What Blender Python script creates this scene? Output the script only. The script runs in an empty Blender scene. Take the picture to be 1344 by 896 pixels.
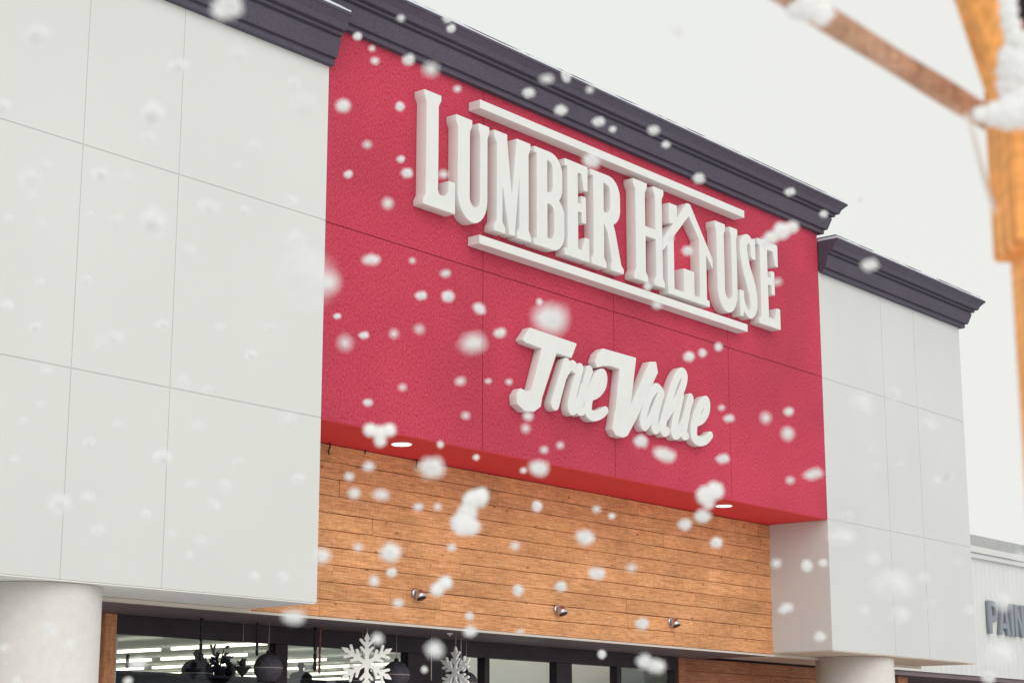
import bpy, bmesh, math, random
import numpy as np
from mathutils import Vector, Matrix, noise
R = math.radians
random.seed(7)
SC = bpy.context.scene
COL = SC.collection

# ------------------------------------------------------------------ camera
F_PX, CX, CY = 2424.0, 672.0, 448.0
PIT = math.atan(552.0 / F_PX)
YAW = math.atan(2023.0 / (F_PX / math.cos(PIT)))
FW = Vector((math.cos(YAW) * math.cos(PIT), math.sin(YAW) * math.cos(PIT), math.sin(PIT)))
RT = Vector((math.sin(YAW), -math.cos(YAW), 0))
UP = RT.cross(FW)
EYE = Vector((0, 0, 1.6))
cd = bpy.data.cameras.new('camera'); cam = bpy.data.objects.new('camera', cd); COL.objects.link(cam)
m = Matrix((RT, UP, -FW)).transposed().to_4x4(); m.translation = EYE
cam.matrix_world = m
cd.sensor_width = 36; cd.lens = F_PX / 1344 * 36
cd.clip_start = 0.05; cd.clip_end = 2000
APER = 0.0125
cd.dof.use_dof = True; cd.dof.focus_distance = 21.0; cd.dof.aperture_fstop = cd.lens / 1000 / APER
SC.camera = cam

def ray(px, py): return FW + RT * ((px - CX) / F_PX) - UP * ((py - CY) / F_PX)
def atd(px, py, d): return EYE + ray(px, py) * d                      # at a distance along the view
def onY(px, py, Y): r = ray(px, py); return EYE + r * (Y / r.y)
def onZ(px, py, Z): r = ray(px, py); return EYE + r * ((Z - EYE.z) / r.z)

# ------------------------------------------------------------------ world, sun, exposure
SUN_EL, SUN_AZ = R(28), R(-122)      # azimuth measured from +X towards +Y: from the right, behind the camera
w = bpy.data.worlds.new('World'); SC.world = w; w.use_nodes = True
nt = w.node_tree; nt.nodes.clear()
out = nt.nodes.new('ShaderNodeOutputWorld'); bg = nt.nodes.new('ShaderNodeBackground')
sky = nt.nodes.new('ShaderNodeTexSky'); sky.sky_type = 'NISHITA'; sky.sun_disc = False
sky.sun_elevation = SUN_EL; sky.sun_rotation = math.pi / 2 - SUN_AZ; sky.dust_density = 3
hs = nt.nodes.new('ShaderNodeHueSaturation'); hs.inputs['Saturation'].default_value = 0.25
mix = nt.nodes.new('ShaderNodeMix'); mix.data_type = 'RGBA'; mix.inputs['Factor'].default_value = 0.93
nt.links.new(sky.outputs[0], hs.inputs['Color']); nt.links.new(hs.outputs[0], mix.inputs[6])
tc = nt.nodes.new('ShaderNodeTexCoord'); nz = nt.nodes.new('ShaderNodeTexNoise'); nz.inputs['Scale'].default_value = 2.2
nz.inputs['Detail'].default_value = 4
cr = nt.nodes.new('ShaderNodeValToRGB')
cr.color_ramp.elements[0].position = 0.3; cr.color_ramp.elements[0].color = (8.45, 8.6, 8.3, 1)
cr.color_ramp.elements[1].position = 0.7; cr.color_ramp.elements[1].color = (8.65, 8.65, 8.25, 1)
nt.links.new(tc.outputs['Generated'], nz.inputs['Vector']); nt.links.new(nz.outputs[0], cr.inputs[0])
nt.links.new(cr.outputs[0], mix.inputs[7]); nt.links.new(mix.outputs[2], bg.inputs['Color'])
bg.inputs['Strength'].default_value = 0.1
nt.links.new(bg.outputs[0], out.inputs[0])
sd = bpy.data.lights.new('sun', 'SUN'); sun = bpy.data.objects.new('sun', sd); COL.objects.link(sun)
sd.energy = 1.0; sd.angle = R(60); sd.color = (1.0, 0.965, 0.91)
sdir = Vector((math.cos(SUN_EL) * math.cos(SUN_AZ), math.cos(SUN_EL) * math.sin(SUN_AZ), math.sin(SUN_EL)))
sun.rotation_euler = sdir.to_track_quat('Z', 'Y').to_euler()
SC.view_settings.view_transform = 'Standard'; SC.view_settings.look = 'None'
SC.view_settings.exposure = 0.05; SC.view_settings.gamma = 1.0
SC.cycles.max_bounces = 12; SC.cycles.diffuse_bounces = 10; SC.cycles.transparent_max_bounces = 12
SC.cycles.sample_clamp_indirect = 6

# ------------------------------------------------------------------ materials
def mat(name, col, rough=0.8, col2=None, scale=5.0, detail=6, bump=0.0, bscale=60.0, stretch=None, metal=0.0,
        rnd=0.0, ramp=(0.35, 0.65), spec=0.3, grime=0.0):
    mt = bpy.data.materials.new(name); mt.use_nodes = True; n = mt.node_tree; p = n.nodes['Principled BSDF']
    p.inputs['Roughness'].default_value = rough; p.inputs['Metallic'].default_value = metal
    p.inputs['Specular IOR Level'].default_value = spec
    tc = n.nodes.new('ShaderNodeTexCoord'); mp = n.nodes.new('ShaderNodeMapping')
    n.links.new(tc.outputs['Object'], mp.inputs[0])
    if stretch: mp.inputs['Scale'].default_value = stretch
    t = n.nodes.new('ShaderNodeTexNoise'); t.inputs['Scale'].default_value = scale; t.inputs['Detail'].default_value = detail
    t.inputs['Roughness'].default_value = 0.65
    n.links.new(mp.outputs[0], t.inputs['Vector'])
    c = n.nodes.new('ShaderNodeValToRGB'); n.links.new(t.outputs[0], c.inputs[0])
    c.color_ramp.elements[0].position = ramp[0]; c.color_ramp.elements[1].position = ramp[1]
    c.color_ramp.elements[0].color = (*col, 1)
    c.color_ramp.elements[1].color = (*(col2 or [min(1, x * 1.06) for x in col]), 1)
    last = c.outputs[0]
    if grime > 0:
        g = n.nodes.new('ShaderNodeTexNoise'); g.inputs['Scale'].default_value = 0.7; g.inputs['Detail'].default_value = 8
        n.links.new(tc.outputs['Object'], g.inputs['Vector'])
        gr = n.nodes.new('ShaderNodeMapRange'); gr.inputs[1].default_value = 0.35; gr.inputs[2].default_value = 0.7
        gr.inputs[3].default_value = 1 - grime; gr.inputs[4].default_value = 1.0
        n.links.new(g.outputs[0], gr.inputs[0])
        mm = n.nodes.new('ShaderNodeVectorMath'); mm.operation = 'SCALE'
        n.links.new(last, mm.inputs[0]); n.links.new(gr.outputs[0], mm.inputs['Scale']); last = mm.outputs[0]
    if rnd > 0:
        ge = n.nodes.new('ShaderNodeNewGeometry'); mr = n.nodes.new('ShaderNodeMapRange')
        mr.inputs[3].default_value = 1 - rnd; mr.inputs[4].default_value = 1 + rnd * 0.6
        n.links.new(ge.outputs['Random Per Island'], mr.inputs[0])
        mm = n.nodes.new('ShaderNodeVectorMath'); mm.operation = 'SCALE'
        n.links.new(last, mm.inputs[0]); n.links.new(mr.outputs[0], mm.inputs['Scale']); last = mm.outputs[0]
    n.links.new(last, p.inputs['Base Color'])
    if bump > 0:
        t2 = n.nodes.new('ShaderNodeTexNoise'); t2.inputs['Scale'].default_value = bscale; t2.inputs['Detail'].default_value = 5
        n.links.new(mp.outputs[0], t2.inputs['Vector'])
        b = n.nodes.new('ShaderNodeBump'); b.inputs['Strength'].default_value = bump; b.inputs['Distance'].default_value = 0.01
        n.links.new(t2.outputs[0], b.inputs['Height']); n.links.new(b.outputs[0], p.inputs['Normal'])
    return mt

def wood_mat(name, a, b, dark, gscale=(1.2, 1.2, 22), rnd=0.13, knots=True, axis='X', rough=0.65):
    """board wood: stretched grain, per-board tone, knots and dark streaks"""
    mt = bpy.data.materials.new(name); mt.use_nodes = True; n = mt.node_tree; p = n.nodes['Principled BSDF']
    p.inputs['Roughness'].default_value = rough; p.inputs['Specular IOR Level'].default_value = 0.25
    tc = n.nodes.new('ShaderNodeTexCoord'); ge = n.nodes.new('ShaderNodeNewGeometry')
    off = n.nodes.new('ShaderNodeVectorMath'); off.operation = 'SCALE'
    cmb = n.nodes.new('ShaderNodeCombineXYZ')
    for k in range(3): n.links.new(ge.outputs['Random Per Island'], cmb.inputs[k])
    off.inputs['Scale'].default_value = 37.0; n.links.new(cmb.outputs[0], off.inputs[0])
    add = n.nodes.new('ShaderNodeVectorMath'); n.links.new(tc.outputs['Object'], add.inputs[0]); n.links.new(off.outputs[0], add.inputs[1])
    mp = n.nodes.new('ShaderNodeMapping'); mp.inputs['Scale'].default_value = gscale; n.links.new(add.outputs[0], mp.inputs[0])
    t = n.nodes.new('ShaderNodeTexNoise'); t.inputs['Scale'].default_value = 2.2; t.inputs['Detail'].default_value = 8
    t.inputs['Roughness'].default_value = 0.7; t.inputs['Distortion'].default_value = 0.6
    n.links.new(mp.outputs[0], t.inputs['Vector'])
    c = n.nodes.new('ShaderNodeValToRGB'); n.links.new(t.outputs[0], c.inputs[0])
    e = c.color_ramp.elements; e[0].position = 0.28; e[0].color = (*dark, 1); e[1].position = 0.68; e[1].color = (*b, 1)
    k = e.new(0.46); k.color = (*a, 1)
    last = c.outputs[0]
    if knots:
        v = n.nodes.new('ShaderNodeTexVoronoi'); v.inputs['Scale'].default_value = 1.0
        mk = n.nodes.new('ShaderNodeMapping'); mk.inputs['Scale'].default_value = (2.6, 2.6, 5.6) if axis == 'X' else (5.6, 5.6, 2.6)
        n.links.new(add.outputs[0], mk.inputs[0]); n.links.new(mk.outputs[0], v.inputs['Vector'])
        r = n.nodes.new('ShaderNodeValToRGB'); n.links.new(v.outputs['Distance'], r.inputs[0])
        r.color_ramp.elements[0].position = 0.02; r.color_ramp.elements[0].color = (0.38, 0.26, 0.22, 1)
        r.color_ramp.elements[1].position = 0.10; r.color_ramp.elements[1].color = (1, 1, 1, 1)
        mu = n.nodes.new('ShaderNodeVectorMath'); mu.operation = 'MULTIPLY'
        n.links.new(last, mu.inputs[0]); n.links.new(r.outputs[0], mu.inputs[1]); last = mu.outputs[0]
    # rough-sawn speckle and slow weathering patches
    for sc_, rot, lo, hi, a0, a1 in (((7, 7, 130) if axis == 'X' else (130, 130, 7), 0, 0.72, 1.12, 0.33, 0.60), ((70, 70, 14) if axis == 'X' else (14, 14, 70), 0, 0.87, 1.08, 0.35, 0.6), ((0.9, 0.9, 1.6), 0, 0.86, 1.10, 0.35, 0.65)):
        m3 = n.nodes.new('ShaderNodeMapping'); m3.inputs['Scale'].default_value = sc_; n.links.new(add.outputs[0] if sc_[0] > 1 else tc.outputs['Object'], m3.inputs[0])
        t3 = n.nodes.new('ShaderNodeTexNoise'); t3.inputs['Scale'].default_value = 1.0; t3.inputs['Detail'].default_value = 5; n.links.new(m3.outputs[0], t3.inputs['Vector'])
        r3 = n.nodes.new('ShaderNodeMapRange'); r3.inputs[1].default_value = a0; r3.inputs[2].default_value = a1; r3.inputs[3].default_value = lo; r3.inputs[4].default_value = hi
        n.links.new(t3.outputs[0], r3.inputs[0]); s3 = n.nodes.new('ShaderNodeVectorMath'); s3.operation = 'SCALE'
        n.links.new(last, s3.inputs[0]); n.links.new(r3.outputs[0], s3.inputs['Scale']); last = s3.outputs[0]
    mr = n.nodes.new('ShaderNodeMapRange'); mr.inputs[3].default_value = 1 - rnd; mr.inputs[4].default_value = 1 + rnd * 0.5
    n.links.new(ge.outputs['Random Per Island'], mr.inputs[0])
    mm = n.nodes.new('ShaderNodeVectorMath'); mm.operation = 'SCALE'
    n.links.new(last, mm.inputs[0]); n.links.new(mr.outputs[0], mm.inputs['Scale'])
    n.links.new(mm.outputs[0], p.inputs['Base Color'])
    b2 = n.nodes.new('ShaderNodeBump'); b2.inputs['Strength'].default_value = 0.35; b2.inputs['Distance'].default_value = 0.006
    n.links.new(t.outputs[0], b2.inputs['Height']); n.links.new(b2.outputs[0], p.inputs['Normal'])
    return mt

def emis(name, col, s):
    mt = bpy.data.materials.new(name); mt.use_nodes = True; p = mt.node_tree.nodes['Principled BSDF']
    p.inputs['Base Color'].default_value = (*col, 1)
    p.inputs['Emission Color'].default_value = (*col, 1); p.inputs['Emission Strength'].default_value = s
    return mt

def glass_mat(name, tint, refl):
    mt = bpy.data.materials.new(name); mt.use_nodes = True; n = mt.node_tree; n.nodes.clear()
    o = n.nodes.new('ShaderNodeOutputMaterial'); mx = n.nodes.new('ShaderNodeMixShader')
    tr = n.nodes.new('ShaderNodeBsdfTransparent'); tr.inputs[0].default_value = (*tint, 1)
    gl = n.nodes.new('ShaderNodeBsdfGlossy'); gl.inputs['Roughness'].default_value = 0.02
    fr = n.nodes.new('ShaderNodeFresnel'); fr.inputs[0].default_value = 1.45
    ml = n.nodes.new('ShaderNodeMath'); ml.operation = 'MULTIPLY'; ml.inputs[1].default_value = refl
    n.links.new(fr.outputs[0], ml.inputs[0]); n.links.new(ml.outputs[0], mx.inputs[0])
    n.links.new(tr.outputs[0], mx.inputs[1]); n.links.new(gl.outputs[0], mx.inputs[2]); n.links.new(mx.outputs[0], o.inputs[0])
    return mt

M = dict(
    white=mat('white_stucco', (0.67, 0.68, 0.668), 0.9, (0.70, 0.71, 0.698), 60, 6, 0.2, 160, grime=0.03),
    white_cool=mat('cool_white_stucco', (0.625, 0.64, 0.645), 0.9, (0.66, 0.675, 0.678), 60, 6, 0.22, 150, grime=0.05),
    red=mat('red_stucco', (0.475, 0.015, 0.040), 0.88, (0.68, 0.112, 0.19), 62, 9, 0.25, 170, stretch=(1.0, 1.0, 0.55), ramp=(0.36, 0.72), grime=0.22),
    seam_white=mat('white_joint', (0.60, 0.608, 0.60)),
    seam_red=mat('red_joint', (0.13, 0.006, 0.014)),
    red_soffit=mat('red_soffit_paint', (0.76, 0.048, 0.055), 0.7),
    cornice=mat('charcoal_cornice', (0.072, 0.060, 0.090), 0.7, (0.112, 0.098, 0.135), 50, 7, 0.25, 90, grime=0.15),
    flashing=mat('cornice_flashing', (0.62, 0.66, 0.74), 0.45, (0.7, 0.74, 0.8), 8),
    letter=mat('letter_white', (0.735, 0.745, 0.735), 0.6, (0.765, 0.775, 0.765), 6, grime=0.05),
    wood=wood_mat('cedar_boards', (0.70, 0.33, 0.145), (0.82, 0.43, 0.215), (0.50, 0.20, 0.085)),
    wood_dark=wood_mat('red_cedar_boards', (0.42, 0.17, 0.09), (0.55, 0.25, 0.13), (0.24, 0.08, 0.05)),
    wood_post=wood_mat('cedar_post', (0.55, 0.24, 0.11), (0.68, 0.34, 0.18), (0.3, 0.1, 0.05), (22, 22, 1.2), axis='Z'),
    soffit=mat('mauve_soffit', (0.16, 0.12, 0.135), 0.6, (0.22, 0.17, 0.185), 3, stretch=(0.4, 3, 3)),
    trim=mat('pale_drip_edge', (0.62, 0.56, 0.50), 0.5),
    soffit_light=mat('pale_soffit', (0.70, 0.56, 0.44), 0.8, (0.78, 0.64, 0.52), 3),
    dark=mat('dark_window_frame', (0.022, 0.014, 0.022), 0.5, (0.034, 0.022, 0.032), 5),
    column=mat('column_render', (0.75, 0.725, 0.71), 0.85, (0.80, 0.78, 0.765), 12, 6, 0.25, 70, grime=0.05),
    glass=glass_mat('window_glass', (0.93, 0.96, 0.96), 0.15),
    ceiling=mat('shop_ceiling', (0.66, 0.74, 0.75), 0.9, (0.74, 0.81, 0.82), 2, stretch=(3, 1, 1)),
    room=mat('shop_wall', (0.6, 0.6, 0.57), 0.9),
    shopfloor=mat('shop_floor', (0.7, 0.7, 0.68), 0.6),
    strip=emis('fluorescent_tube', (1.0, 0.88, 0.70), 3.2),
    downlight=emis('downlight_lens', (1.0, 0.93, 0.86), 1.6),
    steel=mat('brushed_steel', (0.55, 0.55, 0.57), 0.3, (0.65, 0.65, 0.68), 20, metal=1.0),
    bauble=mat('matt_bauble', (0.045, 0.04, 0.055), 0.55, (0.10, 0.09, 0.115), 30, bump=0.6, bscale=60),
    thread=mat('thread', (0.35, 0.3, 0.3), 0.8),
    dark_red=mat('dark_red_metal', (0.22, 0.07, 0.06), 0.6),
    paper=mat('white_felt', (0.95, 0.94, 0.92), 0.9, (0.97, 0.96, 0.94), 20, bump=0.2, bscale=60),
    shelf=mat('display_black', (0.020, 0.018, 0.035), 0.7),
    siding=mat('pale_metal_siding', (0.68, 0.69, 0.68), 0.6, (0.74, 0.75, 0.74), 10, stretch=(3, 3, 0.4), grime=0.04),
    coping=mat('grey_coping', (0.38, 0.39, 0.40), 0.7, (0.45, 0.46, 0.47), 14, bump=0.3, bscale=40),
    greyletter=mat('grey_letter', (0.25, 0.28, 0.32), 0.6),
    snow=mat('snow', (0.975, 0.985, 0.99), 0.95, (0.985, 0.99, 0.995), 20),
    ground=mat('trodden_snow', (0.80, 0.79, 0.785), 0.95, (0.88, 0.875, 0.87), 0.6, 8, 0.5, 6),
    beam=wood_mat('orange_timber', (0.90, 0.39, 0.11), (0.97, 0.50, 0.19), (0.55, 0.19, 0.06), (16, 16, 1.0), axis='Z', rnd=0.08),
    pole=wood_mat('weathered_pole', (0.58, 0.34, 0.23), (0.70, 0.46, 0.34), (0.36, 0.18, 0.13), (9, 9, 1.5), axis='Z', rnd=0.05),
    black=mat('black_metal', (0.02, 0.018, 0.022), 0.5),
    rope=mat('white_cord', (0.8, 0.79, 0.77), 0.9),
    roofing=mat('roof_membrane', (0.35, 0.35, 0.36), 0.9),
)

def make_snow():          # light soaks into snow: half scattered back, half through
    mt = M['snow']; n = mt.node_tree; p = n.nodes['Principled BSDF']; o = [q for q in n.nodes if q.type == 'OUTPUT_MATERIAL'][0]
    tl = n.nodes.new('ShaderNodeBsdfTranslucent'); tl.inputs[0].default_value = (0.99, 0.995, 1.0, 1)
    mx = n.nodes.new('ShaderNodeMixShader'); mx.inputs[0].default_value = 0.42
    n.links.new(p.outputs[0], mx.inputs[1]); n.links.new(tl.outputs[0], mx.inputs[2]); n.links.new(mx.outputs[0], o.inputs[0])
make_snow()

# ------------------------------------------------------------------ mesh helpers
def link(name, bm, mt, parent=None, smooth=False, bevel=0.0):
    me = bpy.data.meshes.new(name); bm.normal_update(); bm.to_mesh(me); bm.free()
    ms = mt if isinstance(mt, (list, tuple)) else [mt]
    for q in ms: me.materials.append(q)
    if smooth:
        for p in me.polygons: p.use_smooth = True
    o = bpy.data.objects.new(name, me); COL.objects.link(o)
    if parent: o.parent = parent
    if bevel:
        b = o.modifiers.new('bevel', 'BEVEL'); b.width = bevel; b.segments = 2; b.limit_method = 'ANGLE'; b.angle_limit = R(40)
    return o

def empty(name, loc=(0, 0, 0)):
    o = bpy.data.objects.new(name, None); COL.objects.link(o); o.location = loc; o.empty_display_size = 0.2
    return o

def tag(o, label=None, cat=None, group=None, kind=None):
    if label: o['label'] = label
    if cat: o['category'] = cat
    if group: o['group'] = group
    if kind: o['kind'] = kind
    return o

def rel(o, root):
    """keep world coordinates of a mesh built in world space under a root that is not at the origin"""
    o.location = Vector(o.location) - Vector(root.location); return o

def box(bm, x0, x1, y0, y1, z0, z1, mi=0):
    v = [bm.verts.new(c) for c in ((x0, y0, z0), (x1, y0, z0), (x1, y1, z0), (x0, y1, z0), (x0, y0, z1), (x1, y0, z1), (x1, y1, z1), (x0, y1, z1))]
    for q in ((0, 3, 2, 1), (4, 5, 6, 7), (0, 1, 5, 4), (1, 2, 6, 5), (2, 3, 7, 6), (3, 0, 4, 7)):
        f = bm.faces.new([v[i] for i in q]); f.material_index = mi
    return v

def tube(bm, pts, rad, seg=10, cap=True, mi=0):
    pts = [Vector(p) for p in pts]; rads = rad if isinstance(rad, (list, tuple)) else [rad] * len(pts)
    rings = []; side = None
    for i, p in enumerate(pts):
        d = (pts[min(i + 1, len(pts) - 1)] - pts[max(i - 1, 0)]).normalized()
        if side is None:
            a = Vector((0, 0, 1)) if abs(d.z) < 0.9 else Vector((1, 0, 0)); side = d.cross(a).normalized()
        side = (side - d * side.dot(d)).normalized(); up = d.cross(side)
        rings.append([bm.verts.new(p + (side * math.cos(2 * math.pi * k / seg) + up * math.sin(2 * math.pi * k / seg)) * rads[i]) for k in range(seg)])
    for a, b in zip(rings, rings[1:]):
        for k in range(seg):
            f = bm.faces.new((a[k], a[(k + 1) % seg], b[(k + 1) % seg], b[k])); f.material_index = mi; f.smooth = True
    if cap:
        bm.faces.new(rings[0][::-1]).material_index = mi; bm.faces.new(rings[-1]).material_index = mi

def lathe(bm, prof, cx, cy, seg=32, mi=0):
    rings = [[bm.verts.new((cx + r * math.cos(2 * math.pi * k / seg), cy + r * math.sin(2 * math.pi * k / seg), z)) for k in range(seg)] for r, z in prof]
    for a, b in zip(rings, rings[1:]):
        for k in range(seg):
            f = bm.faces.new((a[k], a[(k + 1) % seg], b[(k + 1) % seg], b[k])); f.material_index = mi; f.smooth = True
    bm.faces.new(rings[0][::-1]).material_index = mi; bm.faces.new(rings[-1]).material_index = mi

def bar(bm, a, b, wd, th, roll=0.0, up=None, taper=1.0):
    """a squared timber from a to b; width wd across, th along the 'up' side"""
    a, b = Vector(a), Vector(b); d = (b - a).normalized(); u = Vector(up or (0, 0, 1))
    s = d.cross(u).normalized(); u = s.cross(d).normalized()
    if roll: s, u = s * math.cos(roll) + u * math.sin(roll), u * math.cos(roll) - s * math.sin(roll)
    vs = []
    for p, t in ((a, 1.0), (b, taper)):
        for i, j in ((-1, -1), (1, -1), (1, 1), (-1, 1)): vs.append(bm.verts.new(p + s * (i * wd / 2 * t) + u * (j * th / 2 * t)))
    for q in ((0, 3, 2, 1), (4, 5, 6, 7), (0, 1, 5, 4), (1, 2, 6, 5), (2, 3, 7, 6), (3, 0, 4, 7)): bm.faces.new([vs[i] for i in q])

# ------------------------------------------------------------------ outline tracing for the raised letters
def sd_poly(P, X, Z):
    n = len(P); d = np.full(X.shape, 1e9); s = np.ones(X.shape)
    for i in range(n):
        ax, az = P[i]; bx, bz = P[i - 1]
        ex, ez = bx - ax, bz - az; wx, wz = X - ax, Z - az
        t = np.clip((wx * ex + wz * ez) / (ex * ex + ez * ez + 1e-12), 0, 1)
        d = np.minimum(d, (wx - ex * t) ** 2 + (wz - ez * t) ** 2)
        c1 = Z >= az; c2 = Z < bz; c3 = ex * wz > ez * wx
        fl = (c1 & c2 & c3) | (~c1 & ~c2 & ~c3); s = np.where(fl, -s, s)
    return s * np.sqrt(d)

def catmull(P, n=8):
    P = [P[0]] + list(P) + [P[-1]]; o = []
    for i in range(1, len(P) - 2):
        a, b, c, d = (np.array(P[i + k], float) for k in (-1, 0, 1, 2))
        for j in range(n):
            t = j / n; o.append(0.5 * ((2 * b) + (c - a) * t + (2 * a - 5 * b + 4 * c - d) * t * t + (3 * b - a - 3 * c + d) * t ** 3))
    o.append(np.array(P[-2], float)); return o

def sd_stroke(P, X, Z):
    """P: list of (x, z, radius), smoothed"""
    Q = catmull(P); d = np.full(X.shape, 1e9)
    for a, b in zip(Q, Q[1:]):
        ex, ez = b[0] - a[0], b[1] - a[1]; wx, wz = X - a[0], Z - a[1]
        t = np.clip((wx * ex + wz * ez) / (ex * ex + ez * ez + 1e-12), 0, 1)
        d = np.minimum(d, np.hypot(wx - ex * t, wz - ez * t) - (a[2] + (b[2] - a[2]) * t))
    return d

def trace(ops, res=0.0075, rnd=0.0):
    xs = [p[0] for o in ops if o[0] != '-' for p in o[1]]; zs = [p[1] for o in ops if o[0] != '-' for p in o[1]]
    x0, x1, z0, z1 = min(xs) - .15, max(xs) + .15, min(zs) - .15, max(zs) + .15
    gx = np.arange(x0, x1, res); gz = np.arange(z0, z1, res); X, Z = np.meshgrid(gx, gz, indexing='ij')
    D = np.full(X.shape, 1e9)
    for k, P in ops:
        if k == '+': D = np.minimum(D, sd_poly(P, X, Z))
        elif k == '-': D = np.maximum(D, -sd_poly(P, X, Z))
        elif k == 's': D = np.minimum(D, sd_stroke(P, X, Z))
        elif k == 'x': D = np.maximum(D, -sd_stroke(P, X, Z))
    D = np.where(np.abs(D) < 1e-7, 1e-7, D) + rnd
    segs = {}
    I, J = np.nonzero((np.minimum.reduce([D[:-1, :-1], D[1:, :-1], D[1:, 1:], D[:-1, 1:]]) < 0) & (np.maximum.reduce([D[:-1, :-1], D[1:, :-1], D[1:, 1:], D[:-1, 1:]]) > 0))
    pt = {}
    def ed(i, j, h):
        key = (i, j, h)
        if key not in pt:
            a = D[i, j]; b = D[i + 1, j] if h else D[i, j + 1]; t = a / (a - b)
            pt[key] = (gx[i] + (res * t if h else 0), gz[j] + (0 if h else res * t))
        return key
    for i, j in zip(I, J):
        c = [D[i, j] < 0, D[i + 1, j] < 0, D[i + 1, j + 1] < 0, D[i, j + 1] < 0]
        E = [(i, j, True), (i + 1, j, False), (i, j + 1, True), (i, j, False)]
        cr_ = [k for k in range(4) if c[k] != c[(k + 1) % 4]]
        prs = [cr_] if len(cr_) == 2 else ([(cr_[0], cr_[1]), (cr_[2], cr_[3])] if c[1] else [(cr_[3], cr_[0]), (cr_[1], cr_[2])])
        for a, b in prs:
            ka, kb = ed(*E[a]), ed(*E[b]); segs.setdefault(ka, []).append(kb); segs.setdefault(kb, []).append(ka)
    loops = []; left = set(segs)
    while left:
        s = left.pop(); lp = [s]; cur = s
        while True:
            nx = [q for q in segs[cur] if q in left]
            if not nx: break
            cur = nx[0]; left.discard(cur); lp.append(cur)
        if len(lp) > 8: loops.append([pt[q] for q in lp])
    res_ = []
    for lp in loops:                       # drop points on straight runs
        L = np.array(lp); keep = []
        for i in range(len(L)):
            a = L[i - 1] if not keep else np.array(keep[-1]); b = L[i]; c = L[(i + 1) % len(L)]
            u, v = b - a, c - b
            if abs(u[0] * v[1] - u[1] * v[0]) > 2e-3 * (np.hypot(*u) + 1e-9) * (np.hypot(*v) + 1e-9) * 4 or np.hypot(*u) > 0.2: keep.append(tuple(b))
        if len(keep) > 2: res_.append(keep)
    return res_

def raised(name, ops, yf, yb, mt, parent, bev=0.006, rnd=0.0, res=0.0075):
    cu = bpy.data.curves.new(name, 'CURVE'); cu.dimensions = '2D'; cu.fill_mode = 'BOTH'
    cu.extrude = (yb - yf) / 2 - bev; cu.bevel_depth = bev; cu.bevel_resolution = 1; cu.offset = -bev
    loops = trace(ops, res, rnd)
    allp = [p for l in loops for p in l]; ox = min(p[0] for p in allp); oz = min(p[1] for p in allp)
    for lp in loops:
        s = cu.splines.new('POLY'); s.points.add(len(lp) - 1); s.use_cyclic_u = True
        for k, (x, z) in enumerate(lp): s.points[k].co = (x - ox, z - oz, 0, 1)
    tmp = bpy.data.objects.new('tmp', cu); COL.objects.link(tmp)
    dg = bpy.context.evaluated_depsgraph_get(); me = bpy.data.meshes.new_from_object(tmp.evaluated_get(dg))
    bpy.data.objects.remove(tmp)
    me.name = name; me.materials.clear(); me.materials.append(mt)
    o = bpy.data.objects.new(name, me); COL.objects.link(o)
    o.rotation_euler = (math.pi / 2, 0, 0); o.location = (ox, (yf + yb) / 2, oz)
    if parent: o.parent = parent; o.location = Vector(o.location) - Vector(parent.location)
    return o

def rc(x0, x1, z0, z1): return ('+', [(x0, z0), (x1, z0), (x1, z1), (x0, z1)])
def hole(x0, x1, z0, z1, rr=None):          # a counter, rounded on its right side
    h = (z1 - z0) / 2; rr = min(rr if rr is not None else (x1 - x0), h); P = [(x0, z0)]
    for k in range(0, 9): a = -math.pi / 2 + k * math.pi / 16; P.append((x1 - rr + rr * math.cos(a), z0 + rr + rr * math.sin(a)))
    for k in range(0, 9): a = k * math.pi / 16; P.append((x1 - rr + rr * math.cos(a), z1 - rr + rr * math.sin(a)))
    P.append((x0, z1)); return P
def serif(x0, x1, z, up, o=0.035, h=0.05, t=0.07):   # flared stem end
    s = 1 if up else -1
    return ('+', [(x0 - o, z), (x1 + o, z), (x1 + o, z - s * h), (x1, z - s * (h + t)), (x0, z - s * (h + t)), (x0 - o, z - s * h)])

# ================================================================== THE SETTING
bm = bmesh.new()
N = 60
for i in range(N + 1):
    for j in range(N + 1):
        fx = (i / N * 2 - 1); fy = (j / N * 2 - 1)
        x = 600 * math.copysign(abs(fx) ** 2.5, fx); y = 600 * math.copysign(abs(fy) ** 2.5, fy)
        z = 0.03 * noise.noise(Vector((x * .6, y * .6, 0))) - 0.03
        bm.verts.new((x, y, z))
bm.verts.ensure_lookup_table()
for i in range(N):
    for j in range(N):
        a = i * (N + 1) + j; bm.faces.new([bm.verts[q] for q in (a, a + N + 1, a + N + 2, a + 1)])
tag(link('ground', bm, M['ground'], smooth=True), kind='structure')
bm = bmesh.new(); box(bm, 2, 60, 10.6, 14.45, -0.2, 0.13)
tag(link('pavement', bm, M['coping'], bevel=0.02), kind='structure')

# ------------------------------------------------------------------ the store building
XL, X1, X2, X3 = 2.5, 12.44, 22.18, 26.58       # left end, white/red line, red/white line, right end
YF, YW, YS = 12.5, 13.45, 14.6                   # facade face, plank wall, storefront
ZB, ZR = 3.07, 4.83                              # undersides of white boxes and of red box
B = empty('store_building', (X1, YW, 0))
tag(B, 'big shop building with red panel between two white stucco boxes and dark cornices', 'building')
def part(name, bm, mt, parent=B, **k):
    o = link(name, bm, mt, parent, **k)
    root = parent
    off = Vector((0, 0, 0))
    while root: off += Vector(root.location); root = root.parent
    o.location = -off
    return o

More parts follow.
